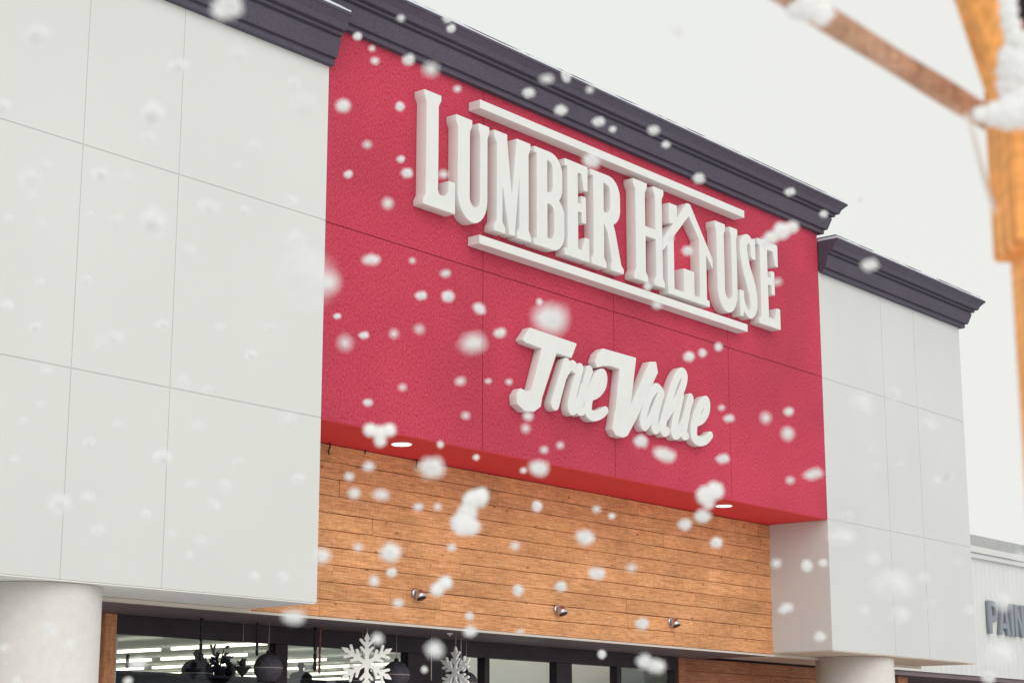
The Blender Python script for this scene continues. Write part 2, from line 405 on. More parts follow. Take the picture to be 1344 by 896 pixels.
def panels(bm, xs, zs, y, g=0.010, t=0.008):
    """stucco fields in front of a recessed joint sheet, one plane, real grooves"""
    for a, b in zip(xs, xs[1:]):
        for c, d in zip(zs, zs[1:]):
            l = 0 if a == xs[0] else g / 2; r = 0 if b == xs[-1] else g / 2
            lo = 0 if c == zs[0] else g / 2; hi = 0 if d == zs[-1] else g / 2
            box(bm, a + l, b - r, y, y + t, c + lo, d - hi, 0)

bm = bmesh.new(); panels(bm, [XL, 4.9, 5.99, 7.18, 9.47, 10.55, X1], [ZB, 4.84, 6.82, 8.43], YF)
box(bm, XL + .002, X1 - .002, YF + .006, YW, ZB + .002, 8.43, 1)
o = part('facade_wall', bm, [M['white'], M['seam_white']]); o['label'] = 'white stucco wall left of the red panel'
bm = bmesh.new(); panels(bm, [X1 + .004, 14.86, 17.27, 19.77, X2 - .004], [ZR, 6.81, 8.89], YF)
box(bm, X1 + .006, X2 - .006, YF + .006, YW + .3, ZR + .004, 8.89, 1)
o = part('facade_wall', bm, [M['red'], M['seam_red']]); o['label'] = 'red stucco wall carrying the white letters'
bm = bmesh.new(); box(bm, X1 + .004, X2 - .004, YF + .005, YW - .003, ZR - .006, ZR + .003)
part('soffit', bm, M['red_soffit'])['label'] = 'red underside of the red panel'
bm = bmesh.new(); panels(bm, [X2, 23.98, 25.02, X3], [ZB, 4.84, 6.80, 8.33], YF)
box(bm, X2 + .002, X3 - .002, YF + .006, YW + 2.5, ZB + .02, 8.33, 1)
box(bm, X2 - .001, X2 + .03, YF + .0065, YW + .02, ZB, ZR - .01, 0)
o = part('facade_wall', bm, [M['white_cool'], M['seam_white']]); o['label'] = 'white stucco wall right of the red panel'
# parapet tops and roof bodies behind
bm = bmesh.new(); box(bm, XL, X1, YF + .1, YW + 2.5, 8.0, 8.86); box(bm, X1 + .02, X2 - .02, YF + .1, YW + 2.5, ZR + .3, 9.27)
box(bm, X2, X3 - .05, YF + .1, YW + 2.4, 8.3, 8.73); box(bm, XL, X2, YW + .3, YW + 3, 3.9, 8.2)
part('roof', bm, M['roofing'])

def cornice(xa, xb, zb, h, p, mitre_l, mitre_r, lab):
    """moulded cornice swept along the wall; mitred ends return along the side walls"""
    prof = [(0.0, 0.0), (0.072, 0.0), (0.078, 0.045), (0.070, 0.050), (0.070, 0.062), (0.110, 0.064), (0.118, 0.085), (0.160, 0.215), (0.160, 0.235),
            (0.148, 0.238), (0.148, 0.252), (0.195, 0.256), (0.198, 0.280), (0.186, 0.284), (0.186, 0.294), (0.240, 0.298), (0.262, 0.355), (0.318, 0.418), (0.33, 0.422), (0.33, 0.45), (0.0, 0.45)]
    prof = [(a * p / 0.33, zb + b * h / 0.45) for a, b in prof]
    bm = bmesh.new(); rows = []
    def ring(fn): rows.append([bm.verts.new(fn(o_, z_)) for o_, z_ in prof])
    if mitre_l: ring(lambda o_, z_: (xa - o_, YF + 2.2, z_))
    ring(lambda o_, z_: (xa - (o_ if mitre_l else 0), YF - o_, z_))
    nseg = int((xb - xa) / 3.05)
    ring(lambda o_, z_: (xb + (o_ if mitre_r else 0), YF - o_, z_))
    if mitre_r: ring(lambda o_, z_: (xb + o_, YF + 2.2, z_))
    n = len(prof)
    for a, b in zip(rows, rows[1:]):
        for k in range(n): bm.faces.new((a[k], a[(k + 1) % n], b[(k + 1) % n], b[k]))
    bm.faces.new(rows[0][::-1]); bm.faces.new(rows[-1])
    bmesh.ops.recalc_face_normals(bm, faces=bm.faces[:])
    o = part('cornice', bm, M['cornice']); o['label'] = lab
    bm = bmesh.new(); zt = zb + h
    # thin metal coping: two stepped lips set back from the nose
    xl = xa - (p if mitre_l else 0); xr = xb + (p if mitre_r else 0)
    box(bm, xl + .01, xr - .01, YF - p + .012, YF + .3, zt + .002, zt + .026)
    box(bm, xl + .05, xr - .05, YF - p + .07, YF + .3, zt + .028, zt + .056)
    f = part('flashing', bm, M['flashing'], parent=o, bevel=.004)
    bm = bmesh.new(); box(bm, xl + .045, xr - .045, YF - p + .062, YF + .29, zt + .058, zt + .068)
    part('roof_edge', bm, M['cornice'], parent=o)
    bm = bmesh.new(); rg = random.Random(int(xa * 7)); n_ = int((xr - xl) / .09); vs = []
    for k in range(n_ + 1):
        xx = xl + .03 + (xr - xl - .06) * k / n_; hgt = .010 + .028 * max(0, noise.noise(Vector((xx * 2.1, xa, 3))) + .25) + rg.uniform(0, .005)
        yo = YF - p + .02 + rg.uniform(0, .012)
        vs.append([bm.verts.new(q) for q in ((xx, yo, zt + .0265), (xx, yo + .012, zt + .0265 + hgt), (xx, yo + .045, zt + .0265 + hgt), (xx, yo + .049, zt + .0265))])
    for A, B_ in zip(vs, vs[1:]):
        for c in range(4): bm.faces.new((A[c], B_[c], B_[(c + 1) % 4], A[(c + 1) % 4]))
    bm.faces.new(vs[0]); bm.faces.new(vs[-1][::-1])
    sn = link('settled_snow', bm, M['snow'], smooth=True); tag(sn, 'thin line of settled snow along the top of the ' + lab, 'snow', kind='stuff')
cornice(XL, X1 + .01, 8.43, 0.50, 0.31, False, False, 'lower charcoal cornice on the left white wall')
cornice(X1, X2 + .0, 8.87, 0.45, 0.33, True, True, 'highest charcoal cornice above the red wall')
cornice(X2 + .01, X3 + .0, 8.31, 0.45, 0.33, False, True, 'short charcoal cornice on the right white wall')

def boards(bm, x0, x1, y, z0, z1, n, Lm=(1.6, 3.6), t=0.022, gap=0.006):
    h = (z1 - z0) / n
    for i in range(n):
        x = x0 - random.uniform(0, 2.0)
        while x < x1:
            L = random.uniform(*Lm); a = max(x, x0); b = min(x + L, x1); x += L
            if b - a < .05: continue
            dy = random.uniform(0, .010); lo = z0 + i * h + gap / 2; hi = z0 + (i + 1) * h - gap / 2
            q = a + .0012; n_ = max(1, int((b - a) / .35)); st = (b - a - .0024) / n_; vs = []
            for c in range(n_ + 1):      # edges waver a little, as sawn boards do
                e0 = random.uniform(-.0022, .0022); e1 = random.uniform(-.0022, .0022); xx = q + c * st
                vs.append([bm.verts.new(p) for p in ((xx, y - t - dy, lo + e0), (xx, y - t - dy, hi + e1), (xx, y, hi + e1), (xx, y, lo + e0))])
            for A, B_ in zip(vs, vs[1:]):
                for c in range(4): bm.faces.new((A[c], B_[c], B_[(c + 1) % 4], A[(c + 1) % 4]))
            bm.faces.new(vs[0]); bm.faces.new(vs[-1][::-1])
bm = bmesh.new(); boards(bm, X1 - .3, X2, YW, 3.045, ZR - .012, 10); 
o = part('plank_wall', bm, M['wood'], bevel=.0035); o['label'] = 'orange horizontal plank wall under the red panel'
bm = bmesh.new(); box(bm, X1 - .3, X2, YW + .003, YW + .1, 3.045, ZR); part('backing_board', bm, M['dark'])
bm = bmesh.new(); box(bm, X1, X2 - .003, YW - .032, YW - .0, 3.016, 3.042); box(bm, XL, X1 - .001, YW - .05, YW + .003, 3.016, 3.054); box(bm, X2, X3 - .03, YW - .032, YW, 3.016, 3.054); part('drip_edge', bm, M['trim'])
# soffits
bm = bmesh.new(); box(bm, XL, X1 - .012, YF + .008, YW - .035, ZB - .012, ZB - .002); o = part('soffit', bm, M['paper'])
bm = bmesh.new(); box(bm, X2 + .006, X3 - .006, YF + .008, YW + 1.2, ZB - .012, ZB - .002); part('soffit', bm, M['soffit_light'])
bm = bmesh.new(); box(bm, XL, X2, YW + .004, YS + .1, 3.024, 3.040); part('soffit', bm, M['soffit'])
# columns: round, under the white boxes
def column(cx, lab):
    bm = bmesh.new(); lathe(bm, [(0.62, 0.0), (0.62, 0.22), (0.56, 0.26), (0.555, 3.054)], cx, YF + .62, 64)
    o = part('column', bm, M['column']); o['label'] = lab
column(9.70, 'pale round column at the lower left'); column(23.90, 'pale round column under the right white box')
for xc in (4.2,): column(xc, 'pale round column far left')
# storefront
SF = empty('storefront_window', (0, 0, 0)); SF.parent = B; SF.location = (3.0, YS - YW, 0)
bm = bmesh.new()
box(bm, 11.71, 21.52, YS - .04, YS + .10, 2.84, 3.022)                       # header
for a, b in ((13.90, 14.08), (16.00, 16.10), (16.86, 16.97), (17.38, 17.47), (18.80, 19.12), (20.10, 20.20), (21.44, 21.52)):
    box(bm, a, b, YS - .035, YS + .09, 0.0, 2.838)
box(bm, 11.71, 16.0, YS - .03, YS + .08, 0.02, 0.35)
part('frame', bm, M['dark'], parent=SF, bevel=.004)
for a, b in ((11.71, 13.90), (14.08, 16.00), (16.10, 16.86), (16.97, 17.38), (17.47, 18.80), (19.12, 20.10), (20.20, 21.44)):
    if (a, b) in ((16.10, 16.86),):
        bm = bmesh.new(); box(bm, a + .002, b - .002, YS + .01, YS + .05, 0.05, 2.836); part('door_panel', bm, M['dark'], parent=SF)
        continue
    bm = bmesh.new(); box(bm, a + .002, b - .002, YS + .02, YS + .026, 0.36, 2.836); part('pane', bm, M['glass'], parent=SF)
bm = bmesh.new(); boards(bm, 21.53, X3, YS + .02, 0.05, 3.022, 17); box(bm, 21.53, X3, YS + .024, YS + .1, 0.0, 3.02)
o = part('plank_wall', bm, M['wood_dark'], bevel=.003); o['label'] = 'reddish plank wall behind the right column'
bm = bmesh.new(); box(bm, 21.54, 21.72, YS - .05, YS - .006, 0.0, 3.02); part('door_post', bm, M['wood_dark'], bevel=.004)
bm = bmesh.new(); box(bm, 11.56, 11.70, YS - .10, YS + .1, 0.0, 3.02); part('wooden_post', bm, M['wood_post'], bevel=.006)
bm = bmesh.new(); box(bm, XL, 11.56, YS, YS + .12, 0, 3.02); part('shop_wall', bm, M['white'])
# interior shell
bm = bmesh.new(); box(bm, 11.9, 70, 15.2, 75, 3.80, 3.9); part('ceiling', bm, M['ceiling'])
bm = bmesh.new(); box(bm, 11.9, 70, 75, 75.2, 0, 3.9); box(bm, 70, 70.2, YS + .6, 75, 0, 3.9); box(bm, 11.7, 11.9, YS + .13, 75, 0, 3.9)
part('inner_wall', bm, M['room'])
bm = bmesh.new(); box(bm, 11.9, 70, 15.0, 75, -.02, .06); box(bm, 11.9, 26, YS+.12, 14.999, -.02, .06); part('shop_floor', bm, M['shopfloor'])
bm = bmesh.new(); box(bm, 11.0, 26.5, YS + .105, YS + .125, 3.0, 3.9); box(bm, 11.0, 26.5, YS + .126, 15.2, 3.8, 3.9); box(bm, XL, X3, YS + .13, YS + .2, 3.92, 4.2); part('bulkhead', bm, M['dark'])

# tubes on the shop ceiling: rows that run away from the window, each lamp its own thing
kk = 0
lamps = []
tb = bmesh.new(); box(tb, -.035, .035, -1.2, 1.2, -.05, 0.0); 
base = link('ceiling_light', tb, M['strip']); 
def lamp_at(x, y, rz=0.0, s=1.0):
    global base, kk
    o = base if kk == 0 else base.copy()
    if kk: COL.objects.link(o)
    o.location = (x, y, 3.60); o.rotation_euler.z = rz; o.scale = (1, s, 1); kk += 1
    tag(o, 'long white tube light on the grey shop ceiling behind the window', 'ceiling light', 'tube lights in rows on the shop ceiling')
for xi in range(9):
    x = 22.0 + xi * 2.1
    for yi in range(6):
        y = 24.5 + yi * 2.75
        if y < 24 + xi * 0.7: continue
        lamp_at(x, y)
for x in (19.0, 21.6, 24.2): lamp_at(x, 23.0, math.pi / 2)
for x in (28.0, 31.0, 34.0): lamp_at(x, 20.0, math.pi / 2)
for x in (17.6, 20.2, 22.8, 25.4): lamp_at(x, 15.75, math.pi / 2); lamp_at(x, 16.05, math.pi / 2)  # extra tubes hidden above the header, added to brighten the right-hand panes

# ------------------------------------------------------------------ side wing with the paint lettering
WY = 15.0
W = empty('wing_building', (34, WY, 0)); tag(W, 'low pale ribbed side wing with grey coping at the right edge', 'building')
bm = bmesh.new()
x = X3 - 3.5
while x < 60:
    box(bm, x, x + .194, WY + .015, WY + .05, 3.14, 5.38); x += .20
box(bm, X3 - 3.5, 60, WY + .02, WY + 4, 3.14, 5.38)
part('ribbed_wall', bm, M['siding'], parent=W)
bm = bmesh.new(); box(bm, X3 + .02, 60, WY - .10, WY + 4, 5.384, 5.50); box(bm, X3 + .02, 60, WY - .06, WY + 4, 5.29, 5.38)
part('fascia', bm, M['white'], parent=W, bevel=.01)
bm = bmesh.new(); box(bm, X3 + .02, 60, WY + .25, WY + .5, 5.50, 5.80)
for k in range(9): box(bm, X3 + 3.1 * k + 2, X3 + 3.1 * k + 2.05, WY + .235, WY + .25, 5.5, 5.8)
part('coping', bm, M['coping'], parent=W)
bm = bmesh.new(); box(bm, X3 - 3, 60, WY + .05, WY + 1.5, 3.06, 3.137); part('soffit', bm, M['soffit'], parent=W)
bm = bmesh.new(); box(bm, X3 + .1, 60, WY + 1.5, WY + 1.7, 0, 3.05); part('shopfront', bm, M['dark'], parent=W)
for xx in (29.2, 33.5, 38.0):
    bm = bmesh.new(); box(bm, xx, xx + .35, WY + .2, WY + .55, 0, 3.055); part('post', bm, M['wood_dark'], parent=W, bevel=.01)
bm = bmesh.new(); box(bm, 28.2, 28.9, WY + 1.2, WY + 1.24, 2.5, 3.0); part('notice_board', bm, M['white'], parent=W)

# PAINT letters on the wing
PS = empty('paint_sign', (33, WY - .05, 4)); tag(PS, 'grey block letters spelling PAINT on the side wing', 'sign')
p0 = onY(1293, 788, WY - .06); p1 = onY(1296, 830, WY - .06)
zt, zb_ = p0.z + .02, p1.z - .0
hh = zt - zb_; ww = .39; x0 = p0.x + .14; st = .12
def blk(ops): raised('letter', ops, WY - .06, WY - .002, M['greyletter'], PS, bev=.004, res=.012)
blk([rc(x0, x0 + st, zb_, zt), ('+', [(x0 + st, zt), (x0 + ww - .10, zt), (x0 + ww - .03, zt - .05), (x0 + ww, zt - .15), (x0 + ww, zt - .23), (x0 + ww - .03, zt - .33), (x0 + ww - .10, zt - .38), (x0 + st, zt - .38)]),
     ('-', [(x0 + st, zt - .10), (x0 + ww - .13, zt - .10), (x0 + ww - .10, zt - .15), (x0 + ww - .10, zt - .23), (x0 + ww - .13, zt - .28), (x0 + st, zt - .28)])])
x0 += ww + .04
blk([('+', [(x0, zb_), (x0 + .16, zt), (x0 + .32, zt), (x0 + .48, zb_), (x0 + .36, zb_), (x0 + .335, zb_ + .12), (x0 + .145, zb_ + .12), (x0 + .12, zb_)]), ('-', [(x0 + .17, zb_ + .22), (x0 + .31, zb_ + .22), (x0 + .24, zt - .12)])])
x0 += .53; blk([rc(x0, x0 + st, zb_, zt)])
x0 += st + .06; blk([rc(x0, x0 + .115, zb_, zt), rc(x0 + .305, x0 + .42, zb_, zt), ('+', [(x0, zt), (x0 + .13, zt), (x0 + .42, zb_), (x0 + .29, zb_)])])
x0 += .48; blk([rc(x0 + .14, x0 + .26, zb_, zt), rc(x0, x0 + .40, zt - .10, zt)])

# ================================================================== THE SIGNS
S = empty('lettering_sign', (17.3, YF, 7.0))
tag(S, 'raised white serif letters reading LUMBER HOUSE between two white bars', 'sign')
FY, BY = 12.35, 12.497
def L_(ops, name='letter', dy=0.0): return raised(name, ops, FY + dy, BY, M['letter'], S, rnd=-.007)
T0, B0 = 8.39, 7.25
# L
L_([rc(13.76, 13.94, 7.28, 8.52), serif(13.76, 13.94, 8.525, True, .04), serif(13.76, 13.94, 7.275, False, .04), rc(13.76, 14.21, 7.275, 7.40), rc(14.12, 14.215, 7.275, 7.61),
    ('+', [(13.94, 7.40), (14.12, 7.40), (14.13, 7.50), (14.06, 7.425), (13.97, 7.42), (13.94, 7.47)])])
def U_(a, b, c, d, zb, zt):
    o = [rc(a, b, zb + .3, zt), rc(c, d, zb + .3, zt), serif(a, b, zt, True, .035, .06), serif(c, d, zt, True, .03, .06)]
    mx_, rx = (a + d) / 2, (d - a) / 2
    o.append(('+', [(a, zb + .31)] + [(mx_ - rx * math.cos(t * math.pi / 16), zb + .30 - .30 * math.sin(t * math.pi / 16)) for t in range(17)] + [(d, zb + .31)]))
    mi_, ri = (b + c) / 2, (c - b) / 2
    o.append(('-', [(b, zb + .45)] + [(mi_ - ri * math.cos(t * math.pi / 16), zb + .27 - .10 * math.sin(t * math.pi / 16)) for t in range(17)] + [(c, zb + .45)]))
    return o
L_(U_(14.27, 14.455, 14.64, 14.75, 7.25, T0))
# M
L_([rc(14.925, 15.01, B0, T0), serif(14.925, 15.01, B0, False, .05), ('+', [(14.875, T0), (15.09, T0), (15.09, T0 - .05), (15.225, 7.27), (15.14, 7.27), (14.925, T0 - .14), (14.875, T0 - .06)]),
    ('+', [(15.14, B0 + .01), (15.225, B0 + .01), (15.34, T0 - .12), (15.34, T0), (15.27, T0)]),
    rc(15.32, 15.47, B0, T0), serif(15.32, 15.47, T0, True, .035, .06), serif(15.32, 15.47, B0, False, .045)])
# B
def bowl(x0, xr, z0, z1): return ('+', hole(x0, xr, z0, z1, .22))
L_([rc(15.63, 15.81, B0, T0), rc(15.585, 15.7, T0 - .06, T0), rc(15.575, 15.7, B0, B0 + .06), bowl(15.7, 16.09, 7.79, T0), bowl(15.7, 16.125, B0, 7.89),
    ('-', hole(15.81, 15.925, 7.90, 8.29, .09)), ('-', hole(15.81, 15.95, 7.36, 7.78, .10))])
# E
def E_(x0, x1, xa, xm, xb, zb, zt):
    return [rc(x0, x1, zb, zt), rc(x0 - .05, x1, zt - .07, zt), rc(x0 - .06, x1, zb, zb + .07), rc(x1, xa, zt - .10, zt), ('+', [(xa - .085, zt), (xa, zt), (xa, zt - .29), (xa - .06, zt - .29), (xa - .11, zt - .10)]),
            rc(x1, xm, zb + .57, zb + .66), rc(xm - .07, xm, zb + .45, zb + .76), rc(x1, xb, zb, zb + .11), ('+', [(xb - .12, zb), (xb, zb), (xb, zb + .27), (xb - .07, zb + .27), (xb - .13, zb + .11)])]
L_(E_(16.20, 16.385, 16.575, 16.54, 16.60, B0, T0))
# R
L_([rc(16.70, 16.89, B0, T0), rc(16.65, 16.75, T0 - .06, T0), serif(16.70, 16.89, B0, False, .045), bowl(16.8, 17.22, 7.80, T0), ('-', hole(16.89, 17.04, 7.92, 8.29, .11)),
    ('+', [(16.89, 7.80), (17.06, 7.86), (17.12, 7.72), (17.23, 7.34), (17.28, 7.30), (17.28, B0), (17.04, B0), (17.04, 7.31), (17.06, 7.36), (16.98, 7.68), (16.93, 7.76)])], dy=.001)
# H
L_([rc(17.55, 17.74, B0, 8.49), serif(17.55, 17.74, 8.49, True, .045), serif(17.55, 17.74, B0, False, .045), rc(17.74, 17.98, 7.83, 7.94),
    rc(17.97, 18.10, B0, 8.49), serif(17.97, 18.10, 8.49, True, .04), serif(17.97, 18.10, B0, False, .04)])
# the O drawn as a little house
hs_ = L_([rc(18.22, 18.345, 7.21, 7.95), rc(18.93, 19.07, 7.21, 8.02), rc(18.22, 19.13, 7.205, 7.275), rc(18.57, 18.79, 7.27, 7.58),
    ('+', [(18.27, 8.11), (18.43, 8.13), (18.43, 8.36), (18.27, 8.36)]),
    ('+', [(18.12, 7.86), (18.67, 8.45), (18.73, 8.45), (19.22, 7.84), (19.22, 7.72), (18.70, 8.30), (18.12, 7.73)])], name='house_letter', dy=-.0015)
hs_['label'] = 'letter O drawn as a small house with chimney, roof and door'
L_(U_(19.34, 19.50, 19.69, 19.80, 7.22, 8.37))
# S
L_([('s', [(20.20, 8.10, .035), (20.19, 8.24, .04), (20.10, 8.31, .05), (20.00, 8.24, .075), (19.985, 8.10, .085), (20.04, 7.90, .092), (20.12, 7.74, .098), (20.19, 7.56, .09), (20.195, 7.40, .075), (20.12, 7.29, .05), (20.02, 7.31, .04), (19.94, 7.42, .035), (19.92, 7.52, .035)]),
    ('+', [(20.19, 8.06), (20.265, 8.06), (20.265, 8.33), (20.22, 8.33), (20.19, 8.26)]), ('+', [(19.87, 7.235), (19.92, 7.235), (19.96, 7.32), (19.955, 7.57), (19.87, 7.57)])])
L_(E_(20.39, 20.56, 20.83, 20.73, 20.85, 7.22, 8.37))
for z0, lab in ((8.565, 'bar above the letters'), (7.03, 'bar below the letters')):
    bm = bmesh.new(); box(bm, 14.60, 19.99, FY - .02, BY, z0, z0 + .10)
    part('bar', bm, M['letter'], parent=S, bevel=.006)['label'] = 'long white ' + lab

# brush-script sign
V = empty('script_sign', (17.2, YF, 5.4)); tag(V, 'raised white brush script letters reading True Value on the red wall', 'sign')
def sc(pts, r=.05, s=.42, z0=5.46): return ('s', [(x + s * z, z0 + z, (rr if rr else r)) for x, z, rr in [(p + (None,))[:3] for p in pts]])
def G_(ops, dy=0.0, name='letter'): return raised(name, ops, FY + dy + .035, BY, M['letter'], V, bev=.007, rnd=-.014)
G_([('+', [(15.50, 6.27), (16.33, 6.24), (16.24, 6.08), (15.80, 6.09), (15.42, 6.11), (15.38, 6.13)]),
    ('+', [(15.74, 6.14), (16.00, 6.16), (15.69, 5.52), (15.50, 5.50)]),
    ('+', [(15.28, 5.40), (15.27, 5.49), (15.33, 5.56), (15.44, 5.545), (15.54, 5.58), (15.70, 5.56), (15.67, 5.43), (15.56, 5.36), (15.40, 5.345)])], name='letter')
G_([sc([(15.94, .53, .05), (15.93, .25, .055), (15.93, .03, .06)]), sc([(15.94, .30, .03), (15.98, .45, .036), (16.05, .53, .042), (16.10, .50, .05)])], .0012)
G_([sc([(16.20, .52, .044), (16.20, .22, .048), (16.225, .03, .048), (16.29, .03, .046), (16.355, .2, .04), (16.375, .52, .046)]), sc([(16.36, .3, .05), (16.37, .05, .052), (16.44, .03, .04)])], .0024)
G_([sc([(16.52, .22, .042), (16.64, .29, .042), (16.69, .41, .048), (16.64, .52, .05), (16.55, .45, .05), (16.50, .24, .055), (16.54, .05, .055), (16.65, .0, .05), (16.78, .04, .045), (16.86, .10, .035)])], .0036)
G_([('+', [(16.86, 6.27), (17.50, 6.27), (17.36, 5.62), (17.80, 6.27), (17.92, 6.29), (17.95, 6.18), (17.50, 5.56), (17.31, 5.33), (17.24, 5.30), (17.10, 5.30), (17.03, 5.36), (17.10, 5.6), (17.19, 6.10), (17.02, 6.11), (16.86, 6.09), (16.74, 6.05), (16.71, 6.10), (16.76, 6.2)])], -.0012)
G_([sc([(17.80, .51, .04), (17.70, .52, .045), (17.61, .36, .048), (17.60, .12, .048), (17.66, .02, .045), (17.75, .14, .038), (17.83, .46, .04)]), sc([(17.84, .48, .045), (17.83, .20, .048), (17.87, .02, .046), (17.95, .04, .038)])], .0012)
G_([sc([(17.99, .10, .035), (18.13, .34, .036), (18.23, .58, .042), (18.235, .76, .045), (18.15, .81, .045), (18.07, .70, .048), (18.03, .42, .05), (18.02, .12, .05), (18.07, .01, .046), (18.14, .03, .038)])], .0024)
G_([sc([(18.25, .51, .045), (18.25, .22, .05), (18.28, .03, .05), (18.36, .03, .05), (18.44, .2, .045), (18.46, .51, .05)]), sc([(18.46, .3, .05), (18.48, .05, .05), (18.55, .03, .04)])], .0036)
G_([sc([(18.67, .22, .042), (18.80, .28, .042), (18.86, .41, .048), (18.81, .53, .05), (18.71, .46, .05), (18.66, .24, .055), (18.71, .05, .055), (18.83, .0, .05), (18.97, .03, .045), (19.06, .11, .035)])], .0048)

V.location.x += .045

# ================================================================== FITTINGS
def wall_lamp(px, py, lab):
    c = onY(px, py, YW - .03); x, z = c.x, c.z; y = YW - .026
    t = empty('wall_lamp', (x, y, z)); t.scale = (1.25, 1.25, 1.25); tag(t, lab, 'wall lamp', 'small steel lamps on the plank wall')
    bm = bmesh.new(); tube(bm, [(0, .0, 0), (0, -.012, 0), (0, -.02, 0)], [.045, .045, .03], 20); link('wall_plate', bm, M['steel'], t)
    bm = bmesh.new(); tube(bm, [(0, -.02, 0), (0, -.035, .003), (0, -.045, -.004), (0, -.05, -.01)], .012, 10); link('arm', bm, M['steel'], t)
    bm = bmesh.new(); tube(bm, [(0, -.04, .03), (0, -.045, .02), (0, -.06, -.015), (0, -.075, -.05)], [.012, .03, .042, .052], 20); h = link('lamp_head', bm, M['steel'], t)
    bm = bmesh.new(); tube(bm, [(0, -.0755, -.0505), (0, -.0765, -.053)], [.04, .04], 20); link('lens', bm, M['black'], h)
wall_lamp(545, 778, 'small steel wall lamp on the planks, nearest the left white box')
wall_lamp(731, 799, 'small steel wall lamp on the planks, middle of the three')
wall_lamp(880, 815, 'small steel wall lamp on the planks, nearest the right white box')
for px, py, lab in ((527, 582, 'lit round downlight in the red soffit near the left white box'), (950, 663, 'lit round downlight in the red soffit near the right white box')):
    c = onZ(px, py, ZR - .006); t = empty('downlight', c); tag(t, lab, 'downlight', 'downlights in the red soffit')
    bm = bmesh.new(); lathe(bm, [(.115, -.008), (.115, 0.0)], 0, 0, 28); link('rim', bm, M['letter'], t)
    bm = bmesh.new(); lathe(bm, [(.10, -.013), (.10, -.009)], 0, 0, 28); link('lens', bm, M['downlight'], t)
for k, (px, py, s) in enumerate(((427, 583, 1.5), (477, 588, .8), (544, 607, .8))):
    c = onY(px, py, YW - .03)
    bm = bmesh.new(); tube(bm, [c + Vector(q) * s for q in ((0, 0, .05), (0, -.03, .05), (0, -.045, .02), (.01, -.035, -.02), (.02, -.01, -.05), (.01, -.03, -.07))], .008, 8)
    tag(link('hook', bm, M['black']), ('large bent black hook at the top of the planks beside the white box', 'small black hook at the top of the planks, second from left', 'small black hook at the top of the planks, third from left')[k], 'hook', 'hooks along the top of the plank wall')

# ================================================================== CHRISTMAS ORNAMENTS IN FRONT OF / BEHIND THE GLASS
OY = 14.25
def hang(c, r, bm, z1=3.024): tube(bm, [(c.x, c.y, c.z + r), (c.x, c.y, z1)], .004, 6)
def bauble(px, py, rp, lab):
    c = onY(px, py, OY); r = rp * (c - EYE).dot(FW) / F_PX
    t = empty('bauble', (c.x, c.y, c.z - r)); tag(t, lab, 'bauble', 'dark baubles hanging at the shop window')
    bm = bmesh.new(); bmesh.ops.create_uvsphere(bm, u_segments=32, v_segments=20, radius=r); bmesh.ops.translate(bm, verts=bm.verts, vec=(0, 0, r)); link('ball', bm, M['bauble'], t, smooth=True)
    bm = bmesh.new(); lathe(bm, [(r * .16, 2 * r - .006), (r * .18, 2 * r + .02), (r * .1, 2 * r + .03)], 0, 0, 14); link('cap', bm, M['black'], t)
    bm = bmesh.new(); tube(bm, [(0, 0, 2 * r + .02), (0, 0, 3.024 - c.z + r)], .004, 6); link('string', bm, M['thread'], t)
    bm = bmesh.new(); lathe(bm, [(r * 1.003, r - .006), (r * 1.006, r + .006)], 0, 0, 32); link('band', bm, M['thread'], t)
bauble(352, 876, 19, 'dark round bauble in front of the first black mullion')
bauble(475, 893, 17.5, 'dark bauble hanging over the large white felt snowflake')
bauble(520, 885, 18, 'dark bauble just right of the large white felt snowflake')
bauble(612, 896, 15, 'dark bauble over the narrow turned felt snowflake')

def felt_flake(px, py, rp, turn, lab):
    c = onY(px, py, 13.85); r = rp * (c - EYE).dot(FW) / F_PX
    t = empty('felt_snowflake', c); tag(t, lab, 'snowflake ornament', 'white felt snowflakes hanging at the shop window')
    ops = []
    for k in range(6):
        a = math.pi / 2 + k * math.pi / 3
        def P(u, v): return (r * (u * math.cos(a) - v * math.sin(a)), r * (u * math.sin(a) + v * math.cos(a)))
        ops.append(('s', [(*P(0, 0), .07 * r), (*P(.5, 0), .07 * r), (*P(.93, 0), .04 * r)]))
        ops.append(('+', [P(.70, 0), P(.82, .1), P(1.06, 0), P(.82, -.1)]))
        for s in (-1, 1):
            ops.append(('s', [(*P(.30, 0), .055 * r), (*P(.52, .2 * s), .05 * r)])); ops.append(('s', [(*P(.55, 0), .055 * r), (*P(.78, .22 * s), .05 * r)]))
    o = raised('star', ops, -.012, .012, M['paper'], None, bev=.003, res=.008)
    o.parent = t
    t.rotation_euler.z = turn
    bm = bmesh.new(); tube(bm, [(0, 0, r), (0, 0, 3.024 - c.z)], .004, 6); link('string', bm, M['thread'], t)
felt_flake(481, 870, 39, R(-28), 'large white felt snowflake hanging flat at the shop window')
felt_flake(598, 882, 33, R(-100), 'narrow white felt snowflake turned edge-on at the shop window')
felt_flake(590.5, 829, 5.5, R(-28), 'tiny white felt star just under the soffit above the turned snowflake')

